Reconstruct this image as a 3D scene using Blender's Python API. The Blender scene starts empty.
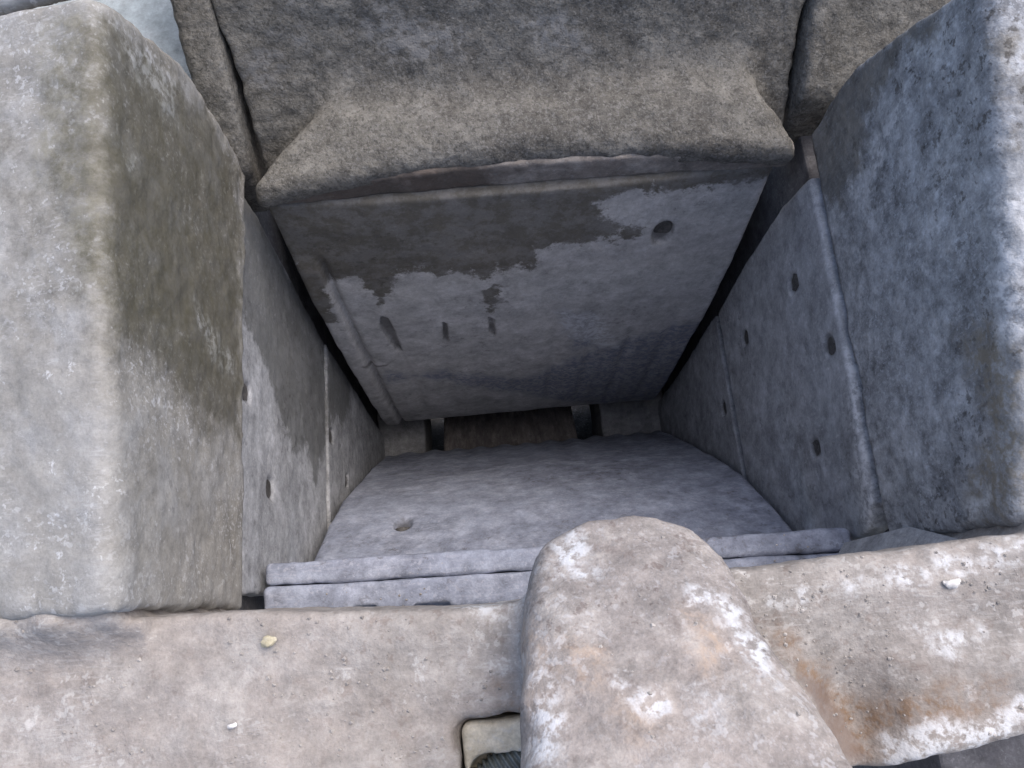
import bpy, math, random
import numpy as np
import openvdb as vdb
from mathutils import Matrix, Vector

C = bpy.context.scene.collection
# ------------------------------------------------------------------ camera, sky, sun, exposure
H = 4.2                                   # camera height above the ground
CAM = np.array([-0.08702, 0.0, 0.0])      # all crusher coordinates below are relative to z = H
ROLL, YAW, PITCH = -0.0049867, 0.0834397, math.radians(74)
FPX = 750.0
_f = np.array([math.sin(YAW)*math.cos(PITCH), math.cos(YAW)*math.cos(PITCH), -math.sin(PITCH)])
_u = np.array([math.sin(YAW)*math.sin(PITCH), math.cos(YAW)*math.sin(PITCH), math.cos(PITCH)])
_r = np.cross(_f, _u)
R_ = math.cos(ROLL)*_r + math.sin(ROLL)*_u
U_ = -math.sin(ROLL)*_r + math.cos(ROLL)*_u
cam = bpy.data.cameras.new('camera')
cam.sensor_width = 36.0
cam.lens = 36.0*FPX/1024.0
cam.clip_start = 0.02
cam.clip_end = 500
camo = bpy.data.objects.new('camera', cam)
C.objects.link(camo)
camo.matrix_world = Matrix(((R_[0], U_[0], -_f[0], CAM[0]), (R_[1], U_[1], -_f[1], CAM[1]),
                            (R_[2], U_[2], -_f[2], H), (0, 0, 0, 1)))
sc = bpy.context.scene
sc.camera = camo
SUN_EL, SUN_AZ = 62.0, 52.0              # azimuth: clockwise from +Y
w = bpy.data.worlds.new('World')
sc.world = w
w.use_nodes = True
wn = w.node_tree
sky = wn.nodes.new('ShaderNodeTexSky')
sky.sky_type = 'NISHITA'
sky.sun_disc = False
sky.sun_elevation = math.radians(SUN_EL)
sky.sun_rotation = math.radians(SUN_AZ)
sky.dust_density = 4.0
sky.air_density = 0.8
sky.ozone_density = 1.0
bg = wn.nodes['Background']
wn.links.new(sky.outputs[0], bg.inputs[0])
bg.inputs[1].default_value = 0.15
sun = bpy.data.lights.new('sun', 'SUN')
sun.energy = 0.65
sun.angle = math.radians(60)
sun.color = (1.0, 0.93, 0.84)
suno = bpy.data.objects.new('sun', sun)
C.objects.link(suno)
_a, _e = math.radians(SUN_AZ), math.radians(SUN_EL)
sd = Vector((math.sin(_a)*math.cos(_e), math.cos(_a)*math.cos(_e), math.sin(_e)))
suno.rotation_euler = sd.to_track_quat('Z', 'Y').to_euler()
sc.view_settings.view_transform = 'Standard'
sc.view_settings.look = 'None'
sc.view_settings.exposure = 0.9
sc.view_settings.gamma = 1.0
sc.view_settings.use_curve_mapping = False
sc.cycles.max_bounces = 5
sc.cycles.diffuse_bounces = 4

# ------------------------------------------------------------------ numpy helpers
rng = np.random.default_rng(7)
LAT = rng.random((32, 32, 32)).astype(np.float32)


def vnoise(x, y, z, s, seed=0):
    """value noise in -1..1, s = feature size in metres"""
    o = seed*7.31
    x = x/s + o; y = y/s + o*1.7; z = z/s + o*0.6
    xi = np.floor(x).astype(np.int32); yi = np.floor(y).astype(np.int32); zi = np.floor(z).astype(np.int32)
    fx = (x-xi).astype(np.float32); fy = (y-yi).astype(np.float32); fz = (z-zi).astype(np.float32)
    fx = fx*fx*(3-2*fx); fy = fy*fy*(3-2*fy); fz = fz*fz*(3-2*fz)
    a, b, c = xi & 31, yi & 31, zi & 31
    a1, b1, c1 = (xi+1) & 31, (yi+1) & 31, (zi+1) & 31
    v = ((LAT[a, b, c]*(1-fx)+LAT[a1, b, c]*fx)*(1-fy)+(LAT[a, b1, c]*(1-fx)+LAT[a1, b1, c]*fx)*fy)*(1-fz) \
        + ((LAT[a, b, c1]*(1-fx)+LAT[a1, b, c1]*fx)*(1-fy)+(LAT[a, b1, c1]*(1-fx)+LAT[a1, b1, c1]*fx)*fy)*fz
    return v*2-1


def fbm(x, y, z, s, seed=0, o=3):
    t = 0; a = 1.0
    for k in range(o):
        t = t + a*vnoise(x, y, z, s, seed+k); s = s*0.48; a *= 0.5
    return t/1.6


def smin(a, b, k):
    h = np.clip(0.5+0.5*(b-a)/k, 0, 1)
    return b*(1-h)+a*h-k*h*(1-h)


def smax(a, b, k):
    return -smin(-a, -b, k)


def poly_sd(px, py, P):
    """signed distance (negative inside) to polygon P"""
    P = np.asarray(P, float)
    shp = px.shape
    px = px.ravel(); py = py.ravel()
    d = np.full(px.shape, 1e9); s = np.zeros(px.shape, bool)
    n = len(P); j = n-1
    for i in range(n):
        e = P[j]-P[i]; wx = px-P[i, 0]; wy = py-P[i, 1]
        t = np.clip((wx*e[0]+wy*e[1])/(e@e+1e-12), 0, 1)
        bx = wx-e[0]*t; by = wy-e[1]*t
        d = np.minimum(d, bx*bx+by*by)
        c1 = py >= P[i, 1]; c2 = py < P[j, 1]; c3 = e[0]*wy > e[1]*wx
        s ^= (c1 & c2 & c3) | (~c1 & ~c2 & ~c3)
        j = i
    return (np.sqrt(d)*np.where(s, -1, 1)).reshape(shp)


def box_sd(x, y, z, lo, hi, r=0.0):
    c = [(a+b)/2 for a, b in zip(lo, hi)]; h = [(b-a)/2-r for a, b in zip(lo, hi)]
    qx = np.abs(x-c[0])-h[0]; qy = np.abs(y-c[1])-h[1]; qz = np.abs(z-c[2])-h[2]
    o = np.sqrt(np.maximum(qx, 0)**2+np.maximum(qy, 0)**2+np.maximum(qz, 0)**2)
    return o+np.minimum(np.maximum(qx, np.maximum(qy, qz)), 0)-r


def ray(px):
    return (px[0]-512)/FPX*R_-(px[1]-384)/FPX*U_+_f


def on_x(px, xx):                          # where the line of sight meets the plane x = xx  ->  (y, z)
    d = ray(px); p = CAM+d*((xx-CAM[0])/d[0]); return (p[1], p[2])


def on_z(px, zz):
    d = ray(px); p = CAM+d*(zz/d[2]); return (p[0], p[1])


def on_y(px, f):                           # meets the surface y = f(z)  ->  (x, z)
    d = ray(px); a, b = 0.3, 4.0
    g = lambda t: (CAM+d*t)[1]-f((CAM+d*t)[2])
    ts = np.linspace(0.5, 3.6, 400)
    v = np.array([g(t) for t in ts]); k = np.where(np.diff(np.sign(v)) != 0)[0]
    t = ts[k[0]] if len(k) else 2.0
    p = CAM+d*t; return (p[0], p[2])


# ------------------------------------------------------------------ mesh helpers
def link(name, me, mat, parent=None):
    o = bpy.data.objects.new(name, me)
    C.objects.link(o)
    if mat is not None:
        me.materials.append(mat)
    if parent is not None:
        o.parent = parent
    return o


def thing(name, label, cat, loc, group=None):
    o = bpy.data.objects.new(name, None)
    C.objects.link(o)
    o.empty_display_size = 0.05
    o.location = (loc[0], loc[1], loc[2]+H)
    o['label'] = label; o['category'] = cat
    if group: o['group'] = group
    return o


def tag(o, label, cat, group=None):
    o['label'] = label; o['category'] = cat
    if group: o['group'] = group
    return o


def solid(name, fn, lo, hi, h, mat, parent=None, masks=None):
    """mesh of the solid fn < 0; masks: {attribute: function(x,y,z) -> signed distance}"""
    lo = np.array(lo, float)-3*h; hi = np.array(hi, float)+3*h
    n = np.ceil((hi-lo)/h).astype(int)+1
    ax = [np.float32(lo[i]+np.arange(n[i])*h) for i in range(3)]
    B = 6
    nb = [-(-int(k)//B) for k in n]
    cc = [np.float32(ax[i][0]+(np.arange(nb[i])*B+(B-1)/2)*h) for i in range(3)]
    X, Y, Z = np.meshgrid(*cc, indexing='ij')
    cd = np.broadcast_to(fn(X.ravel(), Y.ravel(), Z.ravel()), (X.size,)).reshape(X.shape)
    near = np.abs(cd) < B*h*1.25+.006
    D = np.repeat(np.repeat(np.repeat(np.where(cd < 0, -4.0, 4.0).astype(np.float32), B, 0), B, 1), B, 2)
    bi, bj, bk = np.nonzero(near)
    r3 = np.arange(B)
    I = (bi[:, None, None, None]*B+r3[None, :, None, None])+0*(r3[None, None, :, None]+r3[None, None, None, :])
    J = (bj[:, None, None, None]*B+r3[None, None, :, None])+0*(r3[None, :, None, None]+r3[None, None, None, :])
    K = (bk[:, None, None, None]*B+r3[None, None, None, :])+0*(r3[None, :, None, None]+r3[None, None, :, None])
    I, J, K = I.ravel(), J.ravel(), K.ravel()
    v = fn(np.float32(lo[0]+I*h), np.float32(lo[1]+J*h), np.float32(lo[2]+K*h))
    D[I, J, K] = np.clip(v/h, -4, 4)
    D = D[:n[0], :n[1], :n[2]]
    for i in range(3):
        s = [slice(None)]*3; s[i] = 0; D[tuple(s)] = np.maximum(D[tuple(s)], 1.0)
        s[i] = -1; D[tuple(s)] = np.maximum(D[tuple(s)], 1.0)
    g = vdb.FloatGrid(4.0)
    g.copyFromArray(np.ascontiguousarray(D))
    pts, quads = g.convertToQuads(isovalue=0.0)
    P = pts*h+lo
    off = np.zeros(3)
    if parent is not None:
        off = np.array(parent.location)-np.array([0, 0, H])
    me = bpy.data.meshes.new(name)
    Pl = (P-off).astype(np.float32)
    if parent is None: Pl[:, 2] += H
    nq = len(quads)
    me.vertices.add(len(Pl)); me.vertices.foreach_set('co', Pl.ravel())
    me.loops.add(nq*4); me.polygons.add(nq)
    q = np.ascontiguousarray(np.asarray(quads, np.int32)[:, ::-1])
    me.loops.foreach_set('vertex_index', q.ravel())
    me.polygons.foreach_set('loop_start', np.arange(nq, dtype=np.int32)*4)
    me.update(calc_edges=True); me.validate()
    me.polygons.foreach_set('use_smooth', np.ones(len(me.polygons), bool))
    # outward normals check
    if nq:
        a, b, c = P[q[:, 0]], P[q[:, 1]], P[q[:, 2]]
        if np.einsum('ij,ij->i', np.cross(b-a, c-a), a-P.mean(0)).sum() < 0:
            me.flip_normals()
    for k in ('wet', 'pale', 'warm', 'dark'):
        at = me.attributes.new(k, 'FLOAT', 'POINT')
        if masks and k in masks:
            v = masks[k](P[:, 0], P[:, 1], P[:, 2]).astype(np.float32)
        else:
            v = np.full(len(P), 1.0, np.float32)
        at.data.foreach_set('value', v)
    return link(name, me, mat, parent)


def polys_mask(plist, proj):
    def f(x, y, z):
        a, b = proj(x, y, z)
        d = np.full(a.shape, 1.0)
        for P in plist: d = np.minimum(d, poly_sd(a, b, P))
        return d
    return f


YZ = lambda x, y, z: (y, z)
XZ = lambda x, y, z: (x, z)
XY = lambda x, y, z: (x, y)

# ------------------------------------------------------------------ materials


def material(name, cols, flecks=0.5, fleck_col=(.62, .64, .66), pits=0.4, grain=0.35, bump=0.5, rough=.85,
             wet_col=(.42, .42, .38), stretch=(1, 1, 1), fleck_size=60, speck=0.04, scratch=0.3, warm_col=(.32, .2, .11),
             pale_col=(.6, .62, .64), dark_col=(.06, .055, .05), wet_noise=.03, seed=0.0, scratch_rot=(0, 0, .5), contrast=.55, wet_w=.016, pale_w=.012, pale_n=.10):
    m = bpy.data.materials.new(name); m.use_nodes = True
    t = m.node_tree; N = t.nodes; L = t.links
    b = N['Principled BSDF']

    def nd(ty, **k):
        n = N.new(ty)
        for a, v in k.items(): setattr(n, a, v)
        return n

    def mth(op, a, b_=None, clamp=False):
        n = nd('ShaderNodeMath', operation=op, use_clamp=clamp)
        for i, v in enumerate((a, b_)):
            if v is None: continue
            if hasattr(v, 'links'): L.new(v, n.inputs[i])
            else: n.inputs[i].default_value = v
        return n.outputs[0]

    def ramp(v, a, c):
        n = nd('ShaderNodeMapRange', interpolation_type='SMOOTHSTEP')
        L.new(v, n.inputs[0]); n.inputs[1].default_value = a; n.inputs[2].default_value = c
        return n.outputs[0]

    def mix(f, a, c, bl='MIX'):
        n = nd('ShaderNodeMix', data_type='RGBA', blend_type=bl)
        if hasattr(f, 'links'): L.new(f, n.inputs[0])
        else: n.inputs[0].default_value = f
        for i, v in ((6, a), (7, c)):
            if hasattr(v, 'links'): L.new(v, n.inputs[i])
            else: n.inputs[i].default_value = (*v, 1)
        return n.outputs[2]
    tc = nd('ShaderNodeNewGeometry')
    mp = nd('ShaderNodeMapping'); L.new(tc.outputs['Position'], mp.inputs[0])
    mp.inputs['Scale'].default_value = stretch; mp.inputs['Location'].default_value = (seed, seed*.7, seed*1.3)
    P = mp.outputs[0]

    def noise(sc_, det=4, rgh=.6, vec=None, dist=0.0):
        n = nd('ShaderNodeTexNoise'); L.new(vec or P, n.inputs['Vector'])
        n.inputs['Scale'].default_value = sc_; n.inputs['Detail'].default_value = det
        n.inputs['Roughness'].default_value = rgh; n.inputs['Distortion'].default_value = dist
        return n.outputs[0]
    big = noise(3.2, 4, .62)
    mid = noise(13, 4, .65)
    fine = noise(70, 3, .7)
    tiny = noise(320, 2, .7)
    col = mix(ramp(big, .36, .66), cols[0], cols[1])
    col = mix(ramp(mid, .42, .68), col, cols[2])
    # fine tonal grain
    grain = grain*.75
    g = mth('ADD', mth('MULTIPLY', fine, grain*2), mth('MULTIPLY', tiny, grain*1.4))
    g = mth('ADD', g, 1-grain*1.7)
    gg = nd('ShaderNodeCombineColor')
    for i in range(3): L.new(g, gg.inputs[i])
    col = mix(1.0, col, gg.outputs[0], 'MULTIPLY')
    # long scratches
    mp2 = nd('ShaderNodeMapping'); L.new(tc.outputs['Position'], mp2.inputs[0])
    mp2.inputs['Rotation'].default_value = scratch_rot
    mp2.inputs['Scale'].default_value = (9, 60, 60) if scratch_rot[0] == 0 else (60, 60, 9)
    sn = noise(1.6, 4, .7, vec=mp2.outputs[0], dist=.6)
    smask = mth('MULTIPLY', ramp(sn, .60, .74), mth('MULTIPLY', ramp(mid, .45, .6), scratch))
    col = mix(smask, col, fleck_col)
    # dark pits
    pn = noise(60, 3, .7)
    pm = mth('MULTIPLY', mth('MULTIPLY', ramp(pn, .56, .66), ramp(big, .35, .6)), pits)
    col = mix(pm, col, dark_col)
    # uneven blotches, pale chips, short scratches
    bl = noise(24, 5, .78)
    bb = mth('ADD', mth('MULTIPLY', mth('SUBTRACT', bl, .5), 3.4*contrast), 1.0)
    bc = nd('ShaderNodeCombineColor')
    for i in range(3): L.new(bb, bc.inputs[i])
    col = mix(1.0, col, bc.outputs[0], 'MULTIPLY')
    clus = ramp(noise(5.5, 3, .6), .38, .60)
    f1 = mth('MULTIPLY', ramp(noise(fleck_size*2.0, 2, .6), .58, .66), clus)
    f2 = mth('MULTIPLY', ramp(noise(fleck_size*.75, 4, .7, dist=.3), .60, .66), ramp(bl, .48, .60))
    fm = mth('MAXIMUM', mth('MULTIPLY', f1, .75), f2)
    for k, ang in enumerate((.5, -.25)):
        mq = nd('ShaderNodeMapping'); L.new(tc.outputs['Position'], mq.inputs[0])
        mq.inputs['Rotation'].default_value = (scratch_rot[0], 0, scratch_rot[2]+ang)
        mq.inputs['Scale'].default_value = (22, 130, 130) if scratch_rot[0] == 0 else (130, 130, 22)
        f3 = mth('MULTIPLY', ramp(noise(1.5, 2, .6, vec=mq.outputs[0]), .585, .66), mth('MULTIPLY', clus, scratch))
        fm = mth('MAXIMUM', fm, f3)
    fm = mth('MULTIPLY', fm, flecks*.8)
    col = mix(fm, col, fleck_col)
    if speck:
        s1 = ramp(noise(210, 2, .5), .52, .66)
        col = mix(mth('MULTIPLY', s1, speck), col, fleck_col)
        s2 = ramp(noise(170, 2, .5, dist=.5), .54, .64)
        col = mix(mth('MULTIPLY', s2, min(1, speck*1.6)), col, dark_col)

    def attr(nm, width, nz, amp):
        a = nd('ShaderNodeAttribute', attribute_name=nm, attribute_type='GEOMETRY')
        v = mth('ADD', a.outputs['Fac'], mth('MULTIPLY', mth('SUBTRACT', nz, .5), amp))
        return mth('SUBTRACT', 1.0, ramp(v, -width, width))
    n2 = noise(22, 5, .65, dist=.3)
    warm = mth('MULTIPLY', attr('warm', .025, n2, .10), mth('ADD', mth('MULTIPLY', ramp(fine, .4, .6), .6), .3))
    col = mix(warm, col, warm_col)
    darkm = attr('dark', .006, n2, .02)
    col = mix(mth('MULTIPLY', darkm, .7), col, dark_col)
    pale = mth('MULTIPLY', attr('pale', pale_w, n2, pale_n), mth('ADD', mth('MULTIPLY', ramp(fine, .42, .58), .75), .08))
    col = mix(pale, col, pale_col)
    n3 = noise(18, 6, .75)
    wet = attr('wet', wet_w, n3, wet_noise*5)
    col = mix(mth('MULTIPLY', wet, mth('ADD', mth('MULTIPLY', ramp(bl, .36, .60), .32), .68)), col, mix(1.0, col, wet_col, 'MULTIPLY'))
    L.new(col, b.inputs['Base Color'])
    rr = mth('SUBTRACT', rough, mth('MULTIPLY', wet, .22))
    rr = mth('ADD', rr, mth('MULTIPLY', mth('SUBTRACT', fine, .5), .2), clamp=True)
    L.new(rr, b.inputs['Roughness'])
    b.inputs['Specular IOR Level'].default_value = .35
    hgt = mth('ADD', mth('MULTIPLY', mid, 1.0), mth('MULTIPLY', fine, .45))
    hgt = mth('ADD', hgt, mth('MULTIPLY', tiny, .10 + speck*.5))
    bp = nd('ShaderNodeBump'); bp.inputs['Strength'].default_value = bump*.72
    bp.inputs['Distance'].default_value = .008
    L.new(hgt, bp.inputs['Height']); L.new(bp.outputs[0], b.inputs['Normal'])
    return m


M_outer = material('dusty_cast_side', [(.30, .293, .272), (.245, .238, .215), (.325, .325, .315)], flecks=1.0, fleck_col=(.60, .61, .62), contrast=.3, pits=.3,
                   grain=.30, wet_col=(.42, .41, .355), bump=.45, scratch=.3, warm_col=(.23, .222, .18), wet_w=.03, wet_noise=.04)
M_outer_r = material('scuffed_cast_side', [(.33, .345, .36), (.24, .25, .265), (.41, .425, .44)], flecks=.8, contrast=.9, pits=.75, fleck_size=75,
                     grain=.42, wet_col=(.5, .47, .42), bump=.8, scratch=.25, seed=3.1, scratch_rot=(.6, 0, .5),
                     fleck_col=(.55, .59, .64), warm_col=(.23, .205, .16))
M_cheek = material('cheek_plate_steel', [(.35, .365, .385), (.28, .29, .305), (.41, .425, .45)], flecks=.7, pits=.45, grain=.34,
                   bump=.5, scratch=.2, seed=1.7, wet_col=(.42, .42, .40))
M_fixed = material('fixed_jaw_steel', [(.265, .295, .37), (.20, .22, .28), (.33, .36, .44)], flecks=.75, pits=.55, grain=.36, bump=.55,
                   scratch=.4, seed=5.2, fleck_col=(.45, .47, .55), scratch_rot=(0, 0, .35))
M_moving = material('moving_jaw_steel', [(.45, .445, .44), (.38, .38, .38), (.49, .485, .485)], flecks=.6, pits=.4, grain=.30, bump=.4,
                    scratch=.35, seed=9.4, wet_col=(.25, .235, .20), wet_noise=.03, wet_w=.009, warm_col=(.18, .20, .26), contrast=.45)
M_nose = material('gritty_caked_casting', [(.148, .143, .128), (.105, .10, .09), (.185, .18, .163)], flecks=.5, pits=.6, grain=.5, bump=1.0,
                  speck=.30, seed=2.2, fleck_col=(.30, .30, .29), scratch=.1, dark_col=(.04, .038, .034), pale_col=(.24, .24, .235))
M_bar = material('brown_caked_bar', [(.24, .215, .195), (.18, .165, .15), (.29, .27, .25)], flecks=.3, pits=.4, grain=.35, bump=.6, seed=4.4,
                 wet_col=(.5, .45, .42))
M_lip = material('pinkish_worn_casting', [(.315, .288, .266), (.26, .243, .226), (.355, .337, .318)], flecks=.55, pits=.4, grain=.34, bump=.8, contrast=.4,
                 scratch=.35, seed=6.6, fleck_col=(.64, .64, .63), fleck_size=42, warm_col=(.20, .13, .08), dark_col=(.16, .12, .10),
                 pale_col=(.62, .64, .66), scratch_rot=(0, 0, .22))
M_lug = material('mottled_worn_lug', [(.30, .272, .255), (.235, .218, .208), (.35, .327, .308)], flecks=.55, pits=.6, grain=.40, bump=.9, contrast=.5,
                 scratch=.3, seed=8.1, fleck_col=(.60, .61, .64), fleck_size=44, warm_col=(.42, .32, .24), dark_col=(.12, .09, .08),
                 pale_col=(.62, .65, .69), scratch_rot=(.4, 0, .9))
M_dirt = material('packed_dirt', [(.075, .072, .07), (.055, .053, .05), (.10, .095, .09)], flecks=.1, pits=.3, grain=.4, bump=.6)
M_dark = material('dark_frame_steel', [(.11, .11, .12), (.08, .08, .09), (.14, .14, .15)], flecks=.2, pits=.3, grain=.3, bump=.4)
M_sheet = material('pale_painted_sheet', [(.50, .56, .57), (.46, .52, .53), (.55, .60, .61)], flecks=.15, pits=.04, grain=.08, bump=.1, rough=.6, scratch=.05)
M_green = material('dark_green_paint', [(.05, .085, .07), (.04, .06, .05), (.07, .10, .085)], flecks=.2, pits=.2, grain=.2, bump=.2, rough=.6)
M_chute = material('rust_streaked_plate', [(.17, .15, .14), (.11, .10, .10), (.22, .20, .185)], flecks=.2, pits=.4, grain=.4, bump=.5, stretch=(3, 1, .5))
M_pale = material('dusty_lower_block', [(.26, .26, .265), (.22, .22, .225), (.30, .30, .30)], flecks=.3, pits=.3, grain=.3, bump=.4)
M_cream = material('cream_caked_pocket', [(.55, .50, .38), (.42, .39, .33), (.62, .58, .48)], flecks=.4, pits=.2, grain=.3, bump=.6)
M_bolt = material('grey_thread_steel', [(.15, .17, .165), (.10, .115, .11), (.2, .22, .215)], flecks=.2, pits=.2, grain=.3, bump=.2, rough=.5)
M_pebY = material('yellow_stone', [(.48, .44, .30), (.42, .38, .26), (.54, .50, .38)], flecks=.2, pits=.1, grain=.2, bump=.3)
M_pebW = material('white_stone', [(.60, .59, .57), (.52, .51, .49), (.66, .65, .63)], flecks=.2, pits=.1, grain=.2, bump=.3)
M_grit = material('grit_grain', [(.32, .30, .28), (.24, .225, .21), (.40, .38, .36)], flecks=.1, pits=.1, grain=.3, bump=.1)
M_ground = material('dusty_ground', [(.30, .27, .24), (.24, .22, .20), (.35, .32, .29)], flecks=.5, pits=.3, grain=.4, bump=.8)
M_belt = material('rubber_belt', [(.05, .05, .05), (.04, .04, .042), (.07, .068, .065)], flecks=.3, pits=.1, grain=.3, bump=.3)

# ------------------------------------------------------------------ the setting


def slab_obj(name, lo, hi, mat, parent=None, bevel=.006):
    import bmesh
    bm = bmesh.new(); bmesh.ops.create_cube(bm, size=1)
    off = Vector((0, 0, -H)) if parent is None else parent.location-Vector((0, 0, H))
    for v in bm.verts:
        v.co = Vector([(lo[i]+hi[i])/2+v.co[i]*(hi[i]-lo[i]) for i in range(3)])-off
    if bevel: bmesh.ops.bevel(bm, geom=bm.edges[:], offset=bevel, segments=2, affect='EDGES', profile=.5)
    me = bpy.data.meshes.new(name); bm.to_mesh(me); bm.free()
    for k in ('wet', 'pale', 'warm', 'dark'):
        at = me.attributes.new(k, 'FLOAT', 'POINT'); at.data.foreach_set('value', np.ones(len(me.vertices), np.float32))
    return link(name, me, mat, parent)


g = slab_obj('ground', (-60, -60, -H-.5), (60, 60, -H), M_ground, bevel=0); g['kind'] = 'structure'

# ------------------------------------------------------------------ side frames
# left casting: vertical inner face at x = -.505, top face sloping down outwards


def left_side(x, y, z):
    xi = -.4995
    top = -.702-(.68-y)*.165-np.maximum(-.50-x, 0)*.24
    d = smax(x-xi-.004*fbm(x, y, z, .25, 1), (z-top)*.97-.006*fbm(x, y, z, .16, 3), .032)
    # far end: slanting down to (.80,-1.02), then back in to (.74,-1.14)
    n1 = np.array([.32, .12]); n1 = n1/np.hypot(*n1)
    dfar = (y-.705)*n1[0]+(z+.70)*n1[1]
    d = smax(d, dfar, .012)
    d = smax(d, .03*0+(y-.80)*.8-(z+1.02)*.4 if False else y-.795, .02)
    d = smax(d, -(z+1.195), .006)
    d = smax(d, .022+.012*fbm(x, x*0, z, .07, 8)-y, .012)
    d = np.maximum(d, -.95-x)
    return d-.0022*fbm(x, y, z, .03, 5)-.001*vnoise(x, y, z, .012, 6)


xl = -.5
wetL = [[on_x(p, xl) for p in [(98, 20), (112, 30), (150, 60), (205, 110), (240, 175), (241, 436), (222, 425), (205, 432), (190, 405), (168, 385), (150, 365), (128, 352), (110, 335), (104, 200)]]]
wetL_top = [[on_z(p, -.74) for p in [(100, 40), (88, 60), (80, 110), (66, 150), (58, 180), (78, 190), (92, 230), (104, 290), (104, 100)]]]


def wl(x, y, z):
    a = polys_mask(wetL, YZ)(x, y, z)
    b = polys_mask(wetL_top, XY)(x, y, z)
    return a+.40*np.maximum(-.505-x, 0)


palL = [[on_x(p, xl) for p in q] for q in (
    [(112, 25), (150, 55), (175, 85), (160, 95), (130, 70)],
    [(158, 70), (172, 95), (175, 118), (163, 120), (152, 90)],
    [(190, 292), (212, 325), (232, 352), (238, 385), (222, 372), (200, 330)],
    [(128, 160), (140, 158), (138, 172), (128, 170)])]
t = thing('side_frame', 'left cast side frame with a dark damp patch above dusty grey metal', 'side frame', (-.7, .2, -1.2))
solid('casting', left_side, (-.96, -.43, -1.2), (-.50, .80, -.66), .005, M_outer, t,
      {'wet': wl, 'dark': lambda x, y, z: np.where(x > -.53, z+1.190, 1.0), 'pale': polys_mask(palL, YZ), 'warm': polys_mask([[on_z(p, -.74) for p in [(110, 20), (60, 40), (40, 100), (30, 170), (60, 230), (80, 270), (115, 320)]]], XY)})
slab_obj('lower_wall', (-.75, -.40, -3.64), (-.535, 1.25, -1.202), M_dark, t)


def right_side(x, y, z):
    xi = .507
    top = -.695-(.60-y)*.31-np.maximum(x-.50, 0)*.05
    d = smax(xi-x-.005*fbm(x, y, z, .22, 11), (z-top)*.95-.008*fbm(x, y, z, .14, 13), .028)
    n1 = np.array([.30, .11]); n1 = n1/np.hypot(*n1)
    d = smax(d, (y-.655)*n1[0]+(z+.74)*n1[1], .012)
    d = smax(d, (y-.745), .012)
    d = smax(d, -(z+1.199-.055*np.clip(y-.03, 0, .7)), .006)
    d = smax(d, .030+.012*fbm(x, x*0, z, .07, 18)-y, .015)
    d = np.maximum(d, x-.98)
    return d-.003*fbm(x, y, z, .035, 15)-.0012*vnoise(x, y, z, .012, 16)


xr = .5
wetR = [[on_x(p, xr) for p in q] for q in (
    [(800, 180), (815, 95), (870, 50), (935, 0), (925, 25), (885, 70), (868, 105), (860, 150), (850, 175), (835, 210), (820, 200)],
    [(985, 40), (1000, 55), (1008, 100), (1016, 160), (1012, 190), (1000, 165), (990, 100)],)]
warmR = [[on_x(p, xr) for p in q] for q in ([(950, 330), (985, 320), (1015, 400), (1015, 520), (965, 530), (960, 480), (985, 440)],)]
palR = [[on_x(p, xr) for p in q] for q in (
    [(900, 85), (890, 110), (868, 150), (862, 180), (874, 175), (885, 135), (905, 105)],
    [(985, 180), (998, 200), (1003, 330), (994, 330), (988, 260)],
    [(965, 500), (985, 490), (970, 530), (950, 530)])]
t = thing('side_frame', 'right cast side frame with a rough blue grey scuffed inner face, opposite the damp one', 'side frame', (.7, .2, -1.2))
solid('casting', right_side, (.49, -.43, -1.25), (.99, .80, -.62), .005, M_outer_r, t,
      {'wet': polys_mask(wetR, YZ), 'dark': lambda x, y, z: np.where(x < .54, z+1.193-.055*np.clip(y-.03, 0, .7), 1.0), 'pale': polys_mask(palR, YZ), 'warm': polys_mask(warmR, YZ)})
slab_obj('lower_wall', (.535, -.40, -3.64), (.75, 1.25, -1.25), M_dark, t)

# ------------------------------------------------------------------ cheek plates


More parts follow.
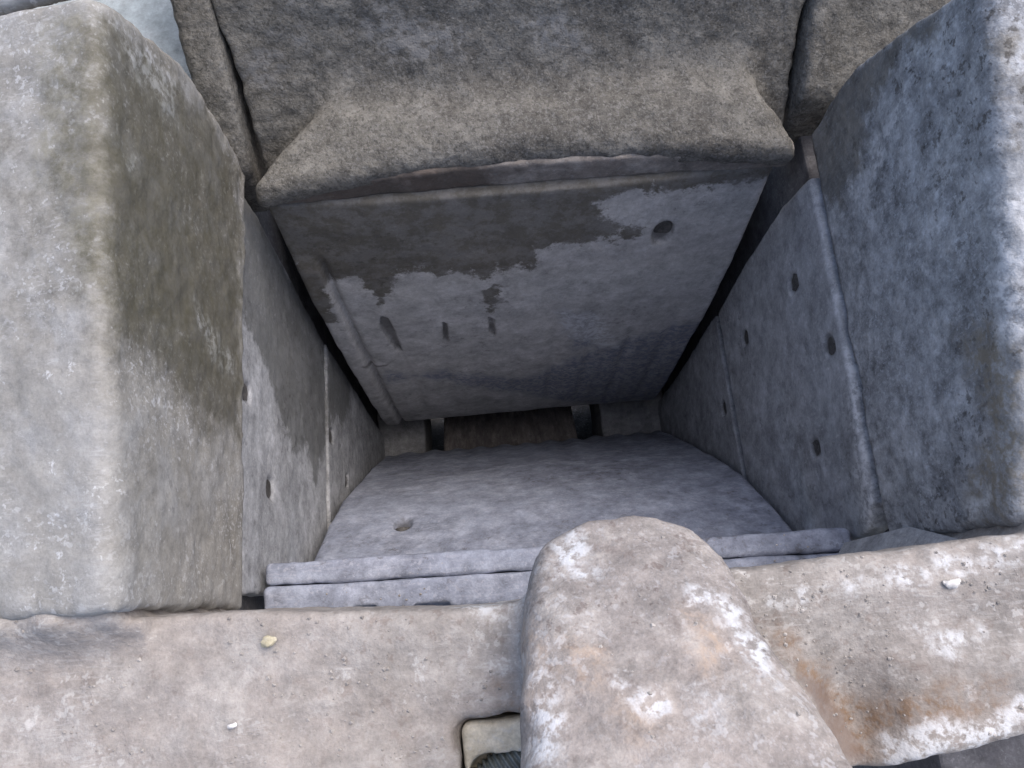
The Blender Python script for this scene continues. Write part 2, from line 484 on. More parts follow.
def cheek(side, outline, holes, label, r=.02, seed=0, masks=None, back=0.0, e=.004, seam=-1.8255, group='cheek plates lining the chamber'):
    """plate in a vertical plane; inner face at |x| = .5; outline and holes in (y, z)"""
    O = np.array(outline)
    lo = (min(side*.498, side*.54), O[:, 0].min(), O[:, 1].min())
    hi = (max(side*.498, side*.54), O[:, 0].max(), O[:, 1].max())
    ys = O[:, 0].mean(); zs = O[:, 1].min()
    t = thing('cheek_plate', label, 'cheek plate', (side*.52, ys, zs), group)

    def fn(x, y, z):
        p = poly_sd(y, z, O)+r+.004*fbm(y*1, y, z, .06, seed)+.002*fbm(y, y, z, .02, seed+4)
        s = side*x-back                         # .5 inner face ... .54 back
        q = np.abs(s-.52)-.02
        a = np.maximum(p-r+e, 0); b = np.maximum(q+e, 0)
        d = np.sqrt(a*a+b*b)+np.minimum(np.maximum(p-r+e, q+e), 0)-e
        for (hy, hz, hr) in holes:
            hd = np.maximum(np.abs(y-hy), np.abs(z-hz))*.7+np.hypot(y-hy, z-hz)*.3-hr-.003*vnoise(x, y, z, .015, seed+2)
            d = smax(d, -np.maximum(hd, s-.5055), .004)
        return d-.002*fbm(x, y, z, .12, seed+7)-.001*fbm(x, y, z, .02, seed+9)
    # round the outline corners by shrinking and growing: poly_sd outside corners are round already
    O2 = O.copy(); c = O.mean(0)
    O = c+(O2-c)*(1-2*r/np.ptp(O2, axis=0))
    masks = dict(masks or {})
    zs_ = seam
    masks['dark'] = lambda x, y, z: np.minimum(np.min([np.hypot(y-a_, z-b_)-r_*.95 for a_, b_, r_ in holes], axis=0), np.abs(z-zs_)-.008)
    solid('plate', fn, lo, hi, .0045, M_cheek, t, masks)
    for (hy, hz, hr) in holes:
        b = solid('bolt', lambda x, y, z: np.maximum(np.hypot(y-hy, z-hz)-hr*.93, np.abs(side*x-back-.5105)-.0062)+.0015*vnoise(x, y, z, .01, seed),
                  (min(side*.500, side*.535), hy-hr, hz-hr), (max(side*.500, side*.535), hy+hr, hz+hr), .003, M_dirt, t)
    return t


def hol(pxs, x, r=.019): return [(*on_x(p, x), r) for p in pxs]


wet_shadeC = [[on_x(p, xl) for p in [(241, 170), (262, 215), (300, 290), (328, 330), (331, 400), (328, 440), (318, 486), (310, 440), (298, 452), (284, 420), (276, 390), (262, 350), (256, 330), (248, 318), (242, 290)]]]  # damp stain lower down; towards the top it paints in the plate's shade
wetC2 = [[on_x(p, xl) for p in [(330, 340), (352, 380), (352, 410), (345, 425), (338, 412), (330, 430)]]]
cheek(-1, [(.031, -1.200)]+[on_x(p, -.5) for p in [(238, 174), (270, 228), (304, 294)]]+[(on_x((336, 352), -.5)[0], -1.797), (.10, -1.797), (.031, -1.75)], hol([(251, 392), (274, 488)], xl),
      'upper left cheek plate, dusty grey with a dark damp stain running down from painted shade at its top', r=.012, seed=21, back=.006, seam=-1.80, masks={'wet': polys_mask(wet_shadeC, YZ)})
cheek(-1, [(.16, -1.803), (on_x((336, 352), -.5)[0], -1.803)]+[on_x(p, -.5) for p in [(358, 390), (382, 430)]]+[(.60, -2.72), (.30, -2.72)], hol([(334, 436), (349, 480)], xl, .02),
      'lower left cheek plate, deep beside the fixed jaw under the stained one', r=.008, seed=31, back=.006, seam=-1.80, masks={'wet': polys_mask(wetC2, YZ)})
cheek(1, [(.034, -1.275), (.045, -1.235), (.085, -1.206), (.32, -1.182)]+[on_x(p, .5) for p in [(811, 168), (779, 200), (746, 253)]]+[(on_x((708, 320), .5)[0], -1.822), (.12, -1.822), (.03, -1.45)],
      hol([(793, 283), (829, 345), (815, 447), (745, 338)], xr),
      'upper right cheek plate with four bolt sockets and a rounded pale edge', r=.014, seed=41, back=-.001, e=.006,
      masks={'pale': polys_mask([[on_x(p, xr) for p in [(848, 330), (858, 380), (872, 470), (872, 530), (862, 520), (852, 420), (842, 350)]]], YZ)})
cheek(1, [(.20, -1.829), (on_x((708, 320), .5)[0], -1.829)]+[on_x(p, .5) for p in [(684, 362), (658, 400)]]+[(.60, -2.72), (.32, -2.72)], hol([(723, 408)], xr, .02),
      'lower right cheek plate, a dark wedge between moving jaw and curved fixed jaw', r=.008, seed=51, back=.002)

# ------------------------------------------------------------------ fixed jaw
FZ = np.array([-2.75, -2.605, -2.21, -1.905, -1.675, -1.55, -1.45]); FY = np.array([.56, .523, .398, .288, .182, .10, .02])


def _smooth(Z, Y):
    k = np.polyfit(Z, Y, 4); return lambda z: np.polyval(k, z)


fj = _smooth(FZ, FY)


def fixed(x, y, z):
    zz = z
    corr = .004*np.cos(x/.082*2*math.pi+2*vnoise(x, x*0, x*0, .2, 66))*np.clip((-2.15-zz)/.4, 0, 1)
    s = (y-fj(zz)-corr-.006*fbm(x, y, z, .2, 61)-.0022*fbm(x, y, z, .045, 62))*.88
    d = smax(s, -s-.13, .01)
    d = smax(d, np.abs(x)-.487-.004*fbm(x, y, z, .08, 63), .016)
    d = smax(d, z+1.47, .01)
    d = smax(d, -(z+2.625+.012*fbm(x, y, z, .05, 64)+.004*np.cos(x/.082*2*math.pi+2*vnoise(x, x*0, x*0, .2, 66))), .02)
    for hx, hz in HF:
        hd = np.hypot(x-hx, (z-hz)*.7)-.019
        d = smax(d, -np.maximum(hd, -s-.012), .005)
    return d


HF = [on_y((403, 522), fj)]
dkF = lambda x, y, z: np.hypot(x-HF[0][0], (z-HF[0][1])*.7)-.019
t = thing('fixed_jaw_plate', 'sloping fixed jaw plate, worn blue grey steel with one bolt socket, behind the rounded lug', 'jaw plate', (0, .3, -2.63))
solid('plate', fixed, (-.49, -.12, -2.66), (.49, .60, -1.46), .005, M_fixed, t,
      {'dark': dkF})
hx, hz = HF[0]
solid('bolt', lambda x, y, z: np.maximum(np.hypot(x-hx, (z-hz)*.7)-.018, np.abs(y-fj(hz)+.020)-.009), (hx-.03, fj(hz)-.05, hz-.03), (hx+.03, fj(hz), hz+.03), .003, M_dirt, t)

# two clamping bars across its head


def bar(y0, y1, x0, x1, ztop, seed, label, notches):
    t = thing('clamping_bar', label, 'clamping bar', ((x0+x1)/2, (y0+y1)/2, ztop-.14), 'clamping bars across the fixed jaw head')

    def fn(x, y, z):
        y = y+.029*(x+.5)
        d = box_sd(x, y, z, (x0, y0, ztop-.14), (x1, y1, ztop), .009)
        d = d-.003*fbm(x, y, z, .09, seed)-.0012*fbm(x, y, z, .025, seed+1)-.0008*vnoise(x, y, z, .011, seed+2)
        for nx, nw, nd_ in notches:
            d = smax(d, -box_sd(x, y, z, (nx-nw, y0-.05, ztop-.05), (nx+nw, y0+nd_, ztop+.05), .004), .004)
        return d
    solid('bar', fn, (x0, y0-.04, ztop-.14), (x1, y1, ztop), .004, M_fixed, t)


bar(.056, .094, -.496, .490, -1.285, 71, 'far clamping bar lying against the fixed jaw plate', [])
bar(.004, .055, -.497, .496, -1.280, 75, 'near clamping bar with a chipped edge beside the front beam', [(-.33, .02, .012), (-.22, .03, .010), (.1, .02, .01)])

# corner gusset
P3 = [np.array((.5, *on_x((910, 525), .5))), np.array((.5, *on_x((978, 542), .5))), np.array((.49, *on_x((866, 560), .49)))]
P3[0][0] = P3[1][0] = .497
nrm = np.cross(P3[1]-P3[0], np.array([.33, -.10, -1.20])-P3[0]); nrm /= np.linalg.norm(nrm)
if nrm[2] < 0: nrm = -nrm
P3[2] = P3[2]-nrm*((P3[2]-P3[0])@nrm)
vin = np.array([0, -1.0, 0]); vin = vin-nrm*(vin@nrm); vin /= np.linalg.norm(vin)
gp = [P3[0], P3[1], P3[1]+vin*.10, P3[2]+vin*.05, P3[2]]


def gusset():
    import bmesh
    bm = bmesh.new()
    top = [bm.verts.new(Vector(p)+Vector((0, 0, H))) for p in gp]
    bot = [bm.verts.new(Vector(p-nrm*.02)+Vector((0, 0, H))) for p in gp]
    bm.faces.new(top); bm.faces.new(bot[::-1])
    for i in range(5): bm.faces.new((top[i], bot[i], bot[(i+1) % 5], top[(i+1) % 5]))
    bmesh.ops.recalc_face_normals(bm, faces=bm.faces)
    bmesh.ops.bevel(bm, geom=bm.edges[:], offset=.003, segments=2, affect='EDGES')
    me = bpy.data.meshes.new('gusset_plate'); bm.to_mesh(me); bm.free()
    for k in ('wet', 'pale', 'warm', 'dark'):
        at = me.attributes.new(k, 'FLOAT', 'POINT'); at.data.foreach_set('value', np.ones(len(me.vertices), np.float32))
    return link('gusset_plate', me, M_cheek)


tag(gusset(), 'small pale triangular plate in the right corner behind the front beam', 'gusset plate')

# ------------------------------------------------------------------ moving jaw
mj = _smooth(np.array([-2.7, -2.5, -2.35, -1.86, -1.46, -1.2, -1.1]), np.array([.625, .612, .612, .635, .674, .714, .735]))
XR = lambda z: .465+0*z


def rib(x, z):
    k = np.clip((-1.62-z)/.35, 0, 1)
    return -.006*k*np.clip((z+2.50)/.2, 0, 1)*np.exp(-((((x+.02)/.100+.5) % 1-.5)/.15)**2)


HM = [on_y((663, 235), mj)]
GR = [[on_y(p, mj) for p in q] for q in (
    [(381, 318), (388, 320), (394, 333), (402, 354), (396, 352), (385, 336), (380, 328)],
    [(443, 323), (447, 324), (448, 341), (444, 340)], [(489, 318), (494, 320), (495, 336), (490, 334)])]
SCR = [on_y((360, 364), mj), on_y((372, 368), mj), on_y((386, 366), mj), on_y((395, 361), mj), on_y((386, 367.5), mj), on_y((372, 370), mj)]


def moving(x, y, z):
    s = -(y-mj(z)-rib(x, z)*-1-.005*fbm(x, y, z, .25, 91)-.0018*fbm(x, y, z, .05, 92))
    s = s-.0
    # raised margin strip on the left, set off by a groove
    gx = -.475+.062
    k = np.clip((-1.36-z)/.05, 0, 1)
    s = s+.014*k*np.exp(-((x-gx)/.007)**2)
    s = s-.010*np.clip((gx-x)/.012, 0, 1)*k
    d = smax(s, -s-.12, .01)
    d = smax(d, np.maximum(-.468-x, x-.457)-.003*fbm(x, y, z, .07, 93), .012)
    d = smax(d, -(z+2.545+.010*fbm(x, y, z, .09, 94)), .07)
    d = smax(d, z+1.203+.020*(1-(x/.48)**2), .008)
    d = smax(d, y-.765, .01)
    for G in GR:
        gg = poly_sd(x, z, G)
        d = smax(d, -np.maximum(gg, -s-.012), .004)
    for hx_, hz_ in HM:
        hd = np.hypot(x-hx_, (z-hz_)*.55)-.021
        d = smax(d, -np.maximum(hd, -s-.011), .005)
    return d


wetM = [[on_y(p, mj) for p in [(230, 200), (240, 140), (500, 130), (800, 130), (796, 178), (776, 185), (720, 188), (668, 191),
                               (620, 195), (603, 208), (610, 225), (640, 230), (632, 240), (600, 242), (585, 250), (560, 245), (535, 250), (532, 265), (520, 262), (505, 270), (497, 262), (486, 280), (470, 272), (455, 270), (440, 280), (425, 272), (405, 270),
                               (388, 286), (380, 308), (372, 290), (355, 278), (338, 282), (326, 288), (340, 320), (318, 320), (290, 262), (262, 215)]],
        [on_y(p, mj) for p in [(479, 290), (495, 285), (500, 300), (492, 315), (484, 300)]]]
t = thing('moving_jaw_plate', 'overhanging moving jaw plate with a ragged damp stain across its upper half', 'jaw plate', (0, .69, -2.56))
solid('plate', moving, (-.48, .52, -2.56), (.48, .90, -1.16), .0048, M_moving, t,
      {'wet': polys_mask(wetM, XZ), 'warm': polys_mask([[on_y(p, mj) for p in [(385, 385), (440, 372), (520, 380), (600, 350), (690, 322), (720, 330), (655, 410), (390, 440)]], [on_y(p, mj) for p in [(560, 310), (590, 315), (600, 350), (575, 350)]]], XZ), 'dark': lambda x, y, z: np.minimum(polys_mask(GR+[SCR], XZ)(x, y, z), np.hypot(x-HM[0][0], (z-HM[0][1])*.55)-.021), 'pale': polys_mask([[on_y(p, mj) for p in [(560, 310), (600, 318), (620, 350), (590, 345), (565, 335)]]], XZ)})
hx2, hz2 = HM[0]
solid('bolt', lambda x, y, z: np.maximum(np.hypot(x-hx2, (z-hz2)*.55)-.020, np.abs(y-mj(hz2)-.019)-.009), (hx2-.03, mj(hz2)-.01, hz2-.045), (hx2+.03, mj(hz2)+.05, hz2+.045), .003, M_dirt, t)


def rbar(x, y, z):
    zb = -1.210-.022*(1-(x/.48)**2)+.006*fbm(x, x*0, x*0, .15, 104)
    yf = .710+.020*(1-(x/.48)**2)
    d = smax(yf-y, y-.750, .008)
    d = smax(d, zb-z, .014); d = smax(d, z+1.160, .01)
    d = smax(d, np.abs(x-.020)-.460, .012)
    return d-.003*fbm(x, y, z, .08, 101)-.0015*fbm(x, y, z, .02, 102)


tag(solid('retaining_bar', rbar, (-.49, .66, -1.26), (.49, .80, -1.15), .004, M_bar,
          masks={'wet': polys_mask([[on_y(p, lambda z: .71) for p in [(250, 215), (250, 180), (400, 170), (480, 160), (500, 200)]]], XZ)}),
    'brown caked bar between the gritty nose above and the moving jaw plate', 'retaining bar')

# ------------------------------------------------------------------ nose of the jaw holder
NP = np.array([[.742, -1.140], [.835, -1.100], [1.0, -.93], [1.6, -.45]])


def nose_parts(x, y, z):
    # inclined plate
    n = np.array([-.80, .60]); n = n/np.hypot(*n)          # outward normal in (y,z)
    s = (y-.858)*n[0]+(z+1.115)*n[1]
    tt = (y-.858)*n[1]-(z+1.115)*n[0]                       # along the slope, up = positive
    s = s-.006*fbm(x, y, z, .2, 111)
    xl_ = -.474-.006*np.clip(tt/.3, 0, 2); xr_ = .486
    p = smax(s, -s-.16, .01)
    p = smax(p, np.maximum(xl_-x, x-xr_), .012)
    s2 = s
    p = smax(p, -(tt+.128), .02)
    p = p-.010*np.exp(-((tt-.17)/.06)**2)*(np.abs(x) < 9)
    p = np.maximum(p, tt-.55)
    # ledge: flatter lip that juts forward along the bottom, with tapered ends
    top = -1.130+(y-.742)*.12+.010*np.sin(np.clip((y-.742)/.13, 0, 1)*math.pi)+.004*fbm(x, y, z, .1, 118)
    yf = .737-.043*(x/.475)**2+.004*fbm(x, x*0, x*0, .1, 112)
    l = smax(z-top, -1.20-z, .02)
    l = smax(l, yf-y, .036)
    l = smax(l, y-1.0, .01)
    end = np.maximum(-.498-x-(y-.70)*-1.05, x-.492-(y-.70)*-.62)
    l = smax(l, end*.8, .03)
    l = smax(l, np.abs(x+.001)-.481, .025)
    return smin(p, l, .035)


def nose(x, y, z):
    return nose_parts(x, y, z)-.003*fbm(x, y, z, .045, 113)-.0024*fbm(x, y, z, .014, 114, 2)


fnp = lambda z: .835+(z+1.1)*1.0
palN = [[on_y(p, fnp) for p in q] for q in ([(228, 70), (250, 70), (265, 45), (280, 45), (282, 75), (270, 100), (235, 105), (222, 90)],
                                             [(286, 38), (300, 40), (310, 55), (296, 54)], [(284, 4), (305, 6), (303, 14), (287, 12)],
                                             [(360, 30), (380, 20), (470, 40), (460, 70), (380, 70)], [(520, 30), (560, 10), (590, 60), (540, 70)])]
t = thing('jaw_holder', 'gritty caked nose of the swing jaw holder, jutting over the moving jaw', 'jaw holder', (0, .9, -1.17))
solid('nose', nose, (-.52, .67, -1.2), (.50, 1.25, -.70), .0042, M_nose, t, {'pale': polys_mask(palN, XZ)})


def sidepiece(x0, x1, yb, seed, name, label, r=.015, z0=-1.145):
    def fn(x, y, z):
        n = np.array([-.72, .69]); n = n/np.hypot(*n)
        s = (y-.835)*n[0]+(z+1.095)*n[1]-.004*fbm(x, y, z, .1, seed)
        d = smax(s, -s-.16, .012)
        d = smax(d, np.maximum(x0-x, x-x1), r)
        d = smax(d, yb-y, r)
        d = np.maximum(d, y-1.3)
        return d-.0025*fbm(x, y, z, .03, seed+1)-.0015*vnoise(x, y, z, .01, seed+2)
    tag(solid(name, fn, (x0, yb, -1.3), (x1, 1.3, -.6), .0045, M_nose), label, 'liner block')


sidepiece(-.55, -.486, .765, 121, 'liner_block', 'narrow gritty block wedged between left side frame and jaw holder')
sidepiece(.494, .78, .800, 125, 'liner_block', 'wide gritty block behind the far end of the right side frame')

# pale sheet and cap beyond the left frame


def flat_prism(name, pts, z0, z1, mat, parent):
    import bmesh
    bm = bmesh.new(); o = parent.location-Vector((0, 0, H))
    vs = [bm.verts.new(Vector((p[0], p[1], z1+(p[2] if len(p) > 2 else 0)))-o) for p in pts]
    f = bm.faces.new(vs)
    r = bmesh.ops.extrude_face_region(bm, geom=[f])
    for v in r['geom']:
        if isinstance(v, bmesh.types.BMVert): v.co.z -= z1-z0
    bmesh.ops.recalc_face_normals(bm, faces=bm.faces)
    bmesh.ops.bevel(bm, geom=bm.edges[:], offset=.004, segments=2, affect='EDGES')
    me = bpy.data.meshes.new(name); bm.to_mesh(me); bm.free()
    for k in ('wet', 'pale', 'warm', 'dark'):
        at = me.attributes.new(k, 'FLOAT', 'POINT'); at.data.foreach_set('value', np.ones(len(me.vertices), np.float32))
    return link(name, me, mat, parent)


t = thing('guard_sheet', 'pale blue grey painted steel sheet at the top left behind the side frame', 'guard sheet', (-.9, 1.05, -1.4))
A_, B_ = on_z((207, 110), -1.10), on_z((196, -60), -1.10)
flat_prism('sheet', [A_, B_, (-1.7, B_[1]), (-1.7, A_[1]-.1), (A_[0], A_[1]-.1)], -1.12, -1.10, M_sheet, t)
S_ = [on_z(p, -1.07) for p in [(181, -40), (181, 10), (190, 24), (199, 24), (196, -40)]]
flat_prism('edge_clip', S_, -1.099, -1.07, M_green, t)
K_ = on_z((0, 16), -.75); K2 = on_z((74, -4), -.71)


def cap(x, y, z):
    top = -.700-np.maximum(-.50-x, 0)*.24+.006
    d = smax(z-top, K_[1]+.06*(x-K_[0])*0+.25*np.clip(x-K_[0], 0, 1)*(K2[1]-K_[1]+.0)/.15-y, .02)
    d = smax(d, x-K2[0]-.01, .02)
    d = np.maximum(d, y-1.1)
    return smax(d, top-.03-z, .01)-.003*fbm(x, y, z, .05, 171)


tag(solid('frame_cap', cap, (-1.3, .6, -.95), (-.5, 1.1, -.66), .007, M_outer), 'dusty rounded cap at the top left end of the side frame', 'frame cap')

# ------------------------------------------------------------------ front beam with lug
ZL = -.88
E1, E2 = on_z((915, 768), ZL), on_z((1024, 737), ZL)
HO = on_z((858, 728), ZL)
LA = CAM+ray((626, 552))*.78; LB = CAM+ray((694, 768))*.60


def front(x, y, z):
    yin = .018+.012*np.clip(np.abs(x)-.3, 0, 1)-.02*np.exp(-((x+.1)/.25)**2)+.05*np.clip((np.abs(x)-.51)/.03, 0, 1)
    yout = E1[1]+(x-E1[0])*(E2[1]-E1[1])/(E2[0]-E1[0])
    q1 = x*.94+y*.34; q2 = y*.94-x*.34
    top = ZL+.012*fbm(x*.6, y*2, 0*z, .2, 131)+.005*fbm(q1*.4, q2*1.6, 0*z, .05, 139)-.050*np.exp(-((x-HO[0]-.01)/.040)**2-((y-HO[1])/.075)**2)+.012*np.clip((.1-y)*0+np.abs(x)-.4, 0, .3)
    top = top+np.where(x < -.49, .035*np.clip((y+.035)/.05, 0, 1)**2*(1+.8*fbm(x, y, 0*z, .05, 147)), 0)
    d = smax((z-top), y-yin-.004*fbm(x, x*0, x*0, .12, 133), .016)
    d = smax(d, (yout-y)*.95-.008*fbm(x, x*0, z, .07, 134), .02)
    d = smax(d, -1.20-z, .01)
    d = smax(d, np.abs(x)-1.0, .01)
    # pocket with the threaded bolt
    d = smax(d, -.008*fbm(x, y, z, .03, 144)-box_sd(x, y, z, (-.160, -.34, -.985), (-.055, -.122, -.7), .014), .008)
    # lug: tongue with a rounded far end
    ax = LB-LA; L_ = np.hypot(ax[1], ax[2]); c, s_ = ax[1]/L_, ax[2]/L_
    a = (y-LA[1])*c+(z-LA[2])*s_                      # along the crest, towards the viewer
    n_ = -(y-LA[1])*s_+(z-LA[2])*c                    # across
    if c < 0: n_ = -n_
    xc = LA[0]+(LB[0]-LA[0])*np.clip(a/L_, -.5, 2.5)
    hw = .114+.020*np.clip((a-.03)/.16, -1, 1)+.012*np.clip(a/L_-.6, 0, 2)
    u = (x-xc)
    v_ = np.minimum(a-.030, 0)
    plan = (np.abs(u)**2.5+np.abs(v_)**2.5+1e-9)**.4-hw-.008*fbm(x, y, z, .1, 137)
    crest = -np.abs(u/hw)**3*.020-.012*np.clip(.05-a, 0, .2)/.1
    over = smax(n_-crest, plan, .024)
    over = smax(over, -1.0-z, .01)
    over = np.maximum(over, -.44-y)
    over = over-.007*fbm(x, y, z, .09, 135)-.003*fbm(x, y, z, .028, 145)
    d = smin(d, over, .013)
    return d-.0030*fbm(x, y, z, .04, 136)-.0012*vnoise(x, y, z, .013, 138)


warmF = [[on_z(p, ZL) for p in q] for q in ([(760, 620), (800, 668), (870, 768), (905, 768), (885, 735), (850, 690), (800, 640)], [(840, 690), (880, 700), (1000, 690), (1024, 720), (940, 735), (860, 745)], [(500, 700), (545, 715), (540, 768), (480, 768)])]  # first patch: rusty stain plus shade painted along the lug's right edge
palF = [[on_z(p, ZL) for p in q] for q in ([(905, 738), (940, 725), (1024, 700), (1024, 745), (940, 768), (900, 768)], [(430, 595), (500, 600), (560, 610), (480, 612)],
                                            [(690, 612), (860, 580), (1024, 545), (1024, 552), (860, 592), (700, 618)],
                                            [(920, 628), (985, 632), (990, 642), (930, 640)])]
darkF = [[on_z(p, ZL) for p in q] for q in ([(800, 675), (860, 768), (885, 768), (862, 725), (835, 690)],)]+[[on_z(p, ZL) for p in q] for q in ([(890, 655), (930, 668), (932, 672), (895, 660)], [(940, 617), (970, 632), (968, 635), (940, 621)])]  # first patch paints the shadow along the lug's base; others are thin marks
lugp = lambda q: [on_z(p, -.70) for p in q]
palG = [lugp(q) for q in ([(560, 535), (590, 530), (592, 555), (565, 560)], [(575, 560), (600, 568), (585, 575), (570, 572)], [(712, 583), (745, 598), (765, 640), (785, 680), (770, 680), (745, 640), (735, 610)],
                          [(625, 680), (650, 690), (655, 715), (630, 700)], [(540, 660), (552, 690), (556, 768), (545, 768)], [(695, 700), (715, 705), (712, 720), (695, 715)])]
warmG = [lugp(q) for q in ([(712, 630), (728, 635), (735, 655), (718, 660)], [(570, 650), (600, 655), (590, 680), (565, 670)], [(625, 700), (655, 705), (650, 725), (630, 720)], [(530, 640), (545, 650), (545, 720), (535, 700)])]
darkG = [lugp(q) for q in ([(603, 535), (650, 547), (648, 550), (605, 540)], [(683, 615), (693, 632), (690, 634), (680, 618)])]


def islug(z): return z > ZL+.035


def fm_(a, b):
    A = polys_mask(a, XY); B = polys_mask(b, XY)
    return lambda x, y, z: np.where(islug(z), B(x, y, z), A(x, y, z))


t = thing('front_beam', 'pinkish worn cast front beam across the near side with a rounded lug on it', 'front beam', (0, -.2, -1.2))
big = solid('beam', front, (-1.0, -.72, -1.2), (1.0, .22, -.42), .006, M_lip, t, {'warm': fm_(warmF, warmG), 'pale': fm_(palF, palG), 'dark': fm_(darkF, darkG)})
# the lug is a part of its own: cut the mesh where it leaves the beam
import bmesh


def split_part(o, keep, name, mat):
    me = o.data
    me2 = me.copy()
    nv = len(me.vertices); co = np.empty(nv*3, np.float32); me.vertices.foreach_get('co', co); co = co.reshape(-1, 3)
    sel = keep(co[:, 0]+o.parent.location.x, co[:, 1]+o.parent.location.y, co[:, 2]+o.parent.location.z-H)
    for m_, flag in ((me, True), (me2, False)):
        bm = bmesh.new(); bm.from_mesh(m_); bm.verts.ensure_lookup_table()
        dead = [f for f in bm.faces if (sel[f.verts[0].index] == flag)]
        bmesh.ops.delete(bm, geom=dead, context='FACES')
        bmesh.ops.delete(bm, geom=[v for v in bm.verts if not v.link_faces], context='VERTS')
        bm.to_mesh(m_); bm.free()
    o2 = bpy.data.objects.new(name, me2); C.objects.link(o2); o2.parent = o.parent
    me2.name = name; me2.materials.clear(); me2.materials.append(mat)
    return o2


def onlug(x, y, z):
    f_ = np.clip((y-LA[1])/(LB[1]-LA[1]), -.5, 2.5)
    xc = LA[0]+(LB[0]-LA[0])*f_
    return ((np.abs(x-xc) < .150) & (z > ZL+.018+.006*fbm(x, y, z, .04, 140))) | ((y > .045) & (np.abs(x-xc) < .16))


split_part(big, onlug, 'lug', M_lug)
# cream lining of the pocket and the bolt
solid('pocket_lining', lambda x, y, z: np.maximum(box_sd(x, y, z, (-.156, -.33, -.99), (-.058, -.126, -.900), .01), -box_sd(x, y, z, (-.150, -.34, -.945), (-.05, -.160, -.8), .02))-.004*fbm(x, y, z, .03, 141),
      (-.16, -.34, -1.0), (-.05, -.12, -.89), .003, M_cream, t)


def thread(x, y, z):
    a = (x+.085)*.82+(y+.168)*.57; b = -(x+.085)*.57+(y+.168)*.82
    rr = np.hypot(b, z+.928)
    return np.maximum(rr-(.026+.0028*np.cos(a/.0072*2*math.pi)), np.abs(a)-.065)


solid('threaded_bolt', thread, (-.16, -.26, -.97), (-.01, -.10, -.90), .0018, M_bolt, t)

# fine grit lying on the beam and the bars
from mathutils.bvhtree import BVHTree


def grit(targets, n, seed):
    rnd = random.Random(seed)
    V = []; F = []
    trees = []
    for o, box in targets:
        m_ = o.matrix_basis if o.parent is None else Matrix.Translation(o.parent.location)
        vs = [m_ @ v.co for v in o.data.vertices]
        trees.append((BVHTree.FromPolygons(vs, [tuple(p.vertices) for p in o.data.polygons]), box))
    k = 0
    while k < n:
        tr, bx = trees[rnd.choices(range(len(trees)), [b[4] for _, b in trees])[0]]
        x = rnd.uniform(bx[0], bx[1]); y = rnd.uniform(bx[2], bx[3])
        if vnoise(np.array([x]), np.array([y]), np.array([0.]), .07, 5)[0] < rnd.uniform(-.5, .6): continue
        hit = tr.ray_cast(Vector((x, y, H-.3)), Vector((0, 0, -1)))
        k += 1
        if hit[0] is None or hit[1].z < .75: continue
        r = .0008+.0018*rnd.random()**3
        c = hit[0]+Vector((0, 0, r*.3))
        b0 = len(V)
        R = Matrix.Rotation(rnd.uniform(0, 6.28), 3, 'Z')
        for d in ((1, 0, 0), (-1, 0, 0), (0, 1, 0), (0, -1, 0), (.1, 0, 1), (0, 0, -1), (.6, .6, .5), (-.7, .5, .4)):
            q = R @ Vector(d); V.append(c+Vector((q.x*rnd.uniform(.8, 1.6), q.y*rnd.uniform(.7, 1.3), q.z*.8))*r)
        for f in ((4, 0, 6), (4, 6, 2), (6, 0, 2), (4, 2, 7), (4, 7, 1), (7, 2, 1), (4, 1, 3), (4, 3, 0), (5, 2, 0), (5, 1, 2), (5, 3, 1), (5, 0, 3)):
            F.append([b0+i for i in f])
    me = bpy.data.meshes.new('grit'); me.from_pydata([tuple(v) for v in V], [], F)
    for kk in ('wet', 'pale', 'warm', 'dark'):
        at = me.attributes.new(kk, 'FLOAT', 'POINT'); at.data.foreach_set('value', np.ones(len(me.vertices), np.float32))
    o = link('grit', me, M_grit)
    tag(o, 'fine pale grit scattered over the front beam and clamping bars', 'grit'); o['kind'] = 'stuff'


bars = [o for o in C.objects if o.name.startswith('bar') and o.type == 'MESH']
lugo = [o for o in C.objects if o.name == 'lug']
grit([(big, (-.75, .70, -.25, .04, 6)), (lugo[0], (-.15, .2, -.2, .1, .7))]+[(b, (-.49, .49, -.01, .10, .8)) for b in bars], 1500, 3)

# small stones lying on the beam


def pebble(px, r, mat, label, seed):
    x0, y0 = on_z(px, ZL+.006)
    sx, sy = r*1.2, r*.6
    fn = lambda x, y, z: (np.sqrt(((x-x0)/sx)**2+((y-y0)/sy)**2+((z-ZL-.006)/(r*.6))**2)-1)*r*.6-.004*fbm(x, y, z, .011, seed)
    tag(solid('stone_chip', fn, (x0-sx, y0-sy, ZL-.01), (x0+sx, y0+sy, ZL+.02), r*.16, mat), label, 'stone chip', 'stone chips lying on the front beam')


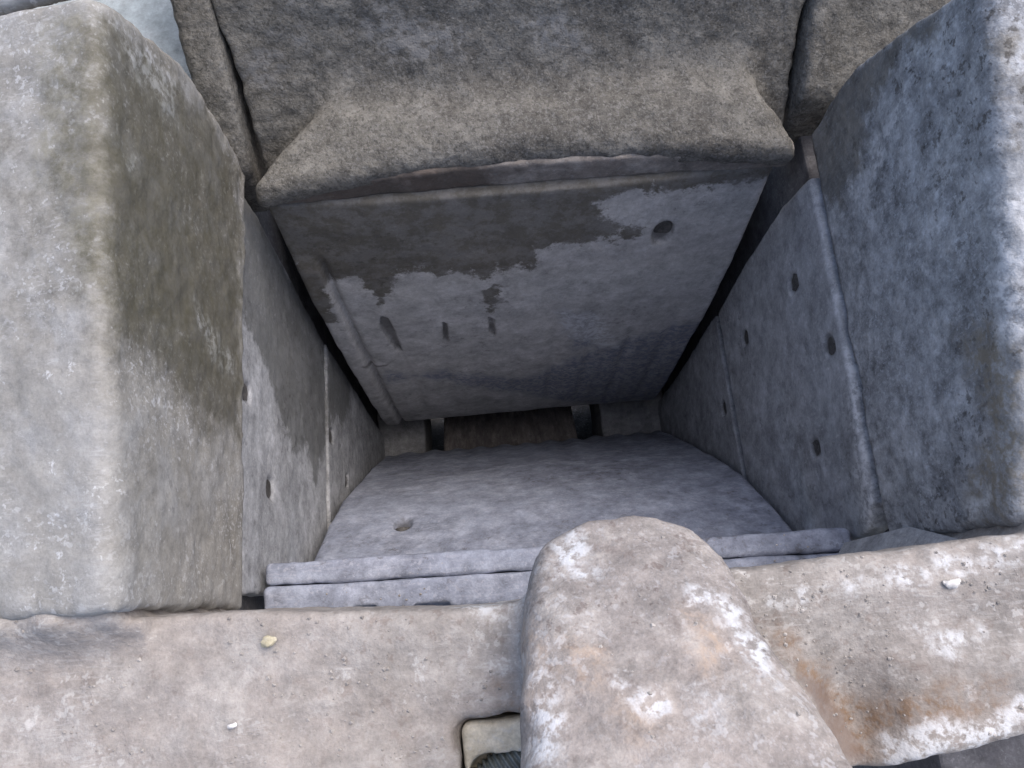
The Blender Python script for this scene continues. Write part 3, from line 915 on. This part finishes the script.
pebble((269, 642), .0075, M_pebY, 'small yellow stone chip on the left half of the front beam', 151)
pebble((952, 583), .0065, M_pebW, 'small white stone chip on the right end of the front beam', 152)
pebble((232, 726), .005, M_pebW, 'tiny white stone chip low on the left half of the front beam', 153)

# ------------------------------------------------------------------ below the discharge slot
t = thing('discharge_frame', 'lower frame seen through the slot, rust streaked plate between dusty blocks', 'lower frame', (0, .8, -3.4))
Z1 = -2.675
def corner_block(pa, pb, x_out, z1, seed):
    xs = sorted([on_z(pa, z1)[0], x_out])
    y0, y1 = .46, .80
    fn = lambda x, y, z: box_sd(x, y, z, (xs[0], y0, -3.5), (xs[1], y1, z1), .008)-.004*fbm(x, y, z, .06, seed)-.002*fbm(x, y, z, .02, seed+1)
    solid('corner_block', fn, (xs[0], y0, -2.95), (xs[1], y1, z1), .006, M_pale, t)
corner_block((425, 430), None, -.53, Z1-.02, 161)
corner_block((601, 420), None, .53, Z1, 163)
x0_, x1_ = on_z((444, 430), -2.75)[0], on_z((574, 425), -2.75)[0]
def streaked(x, y, z):
    s_ = (z+2.70)*.80+(y-.58)*.60
    d = smax(s_-.006*np.cos(x*70)-.003*vnoise(x, x*0, x*0, .02, 165), -s_-.03, .004)
    return np.maximum(smax(d, np.maximum(x0_-x, x-x1_), .006), np.maximum(.50-y, y-.95))
solid('streaked_plate', streaked, (x0_, .50, -3.1), (x1_, .95, -2.55), .006, M_chute, t)
slab_obj('back_wall', (-.53, .90, -3.64), (.55, .95, -1.4), M_dark, t)
slab_obj('added_front_wall', (-.53, .0, -3.64), (.53, .10, -1.8), M_dark, t)  # unseen wall, added to block light leaking in below the slot
t = thing('conveyor', 'dark rubber discharge belt under the slot', 'conveyor', (0, .5, -H))
slab_obj('belt', (-.45, -.8, -3.75), (.45, 2.6, -3.72), M_belt, t)
slab_obj('side_rail', (-.55, -.8, -3.82), (-.47, 2.6, -3.66), M_dark, t)
slab_obj('side_rail', (.47, -.8, -3.82), (.55, 2.6, -3.66), M_dark, t)
for sx in (-.51, .51):
    for sy in (-.6, 2.4):
        slab_obj('leg', (sx-.04, sy-.04, -H), (sx+.04, sy+.04, -3.83), M_dark, t)
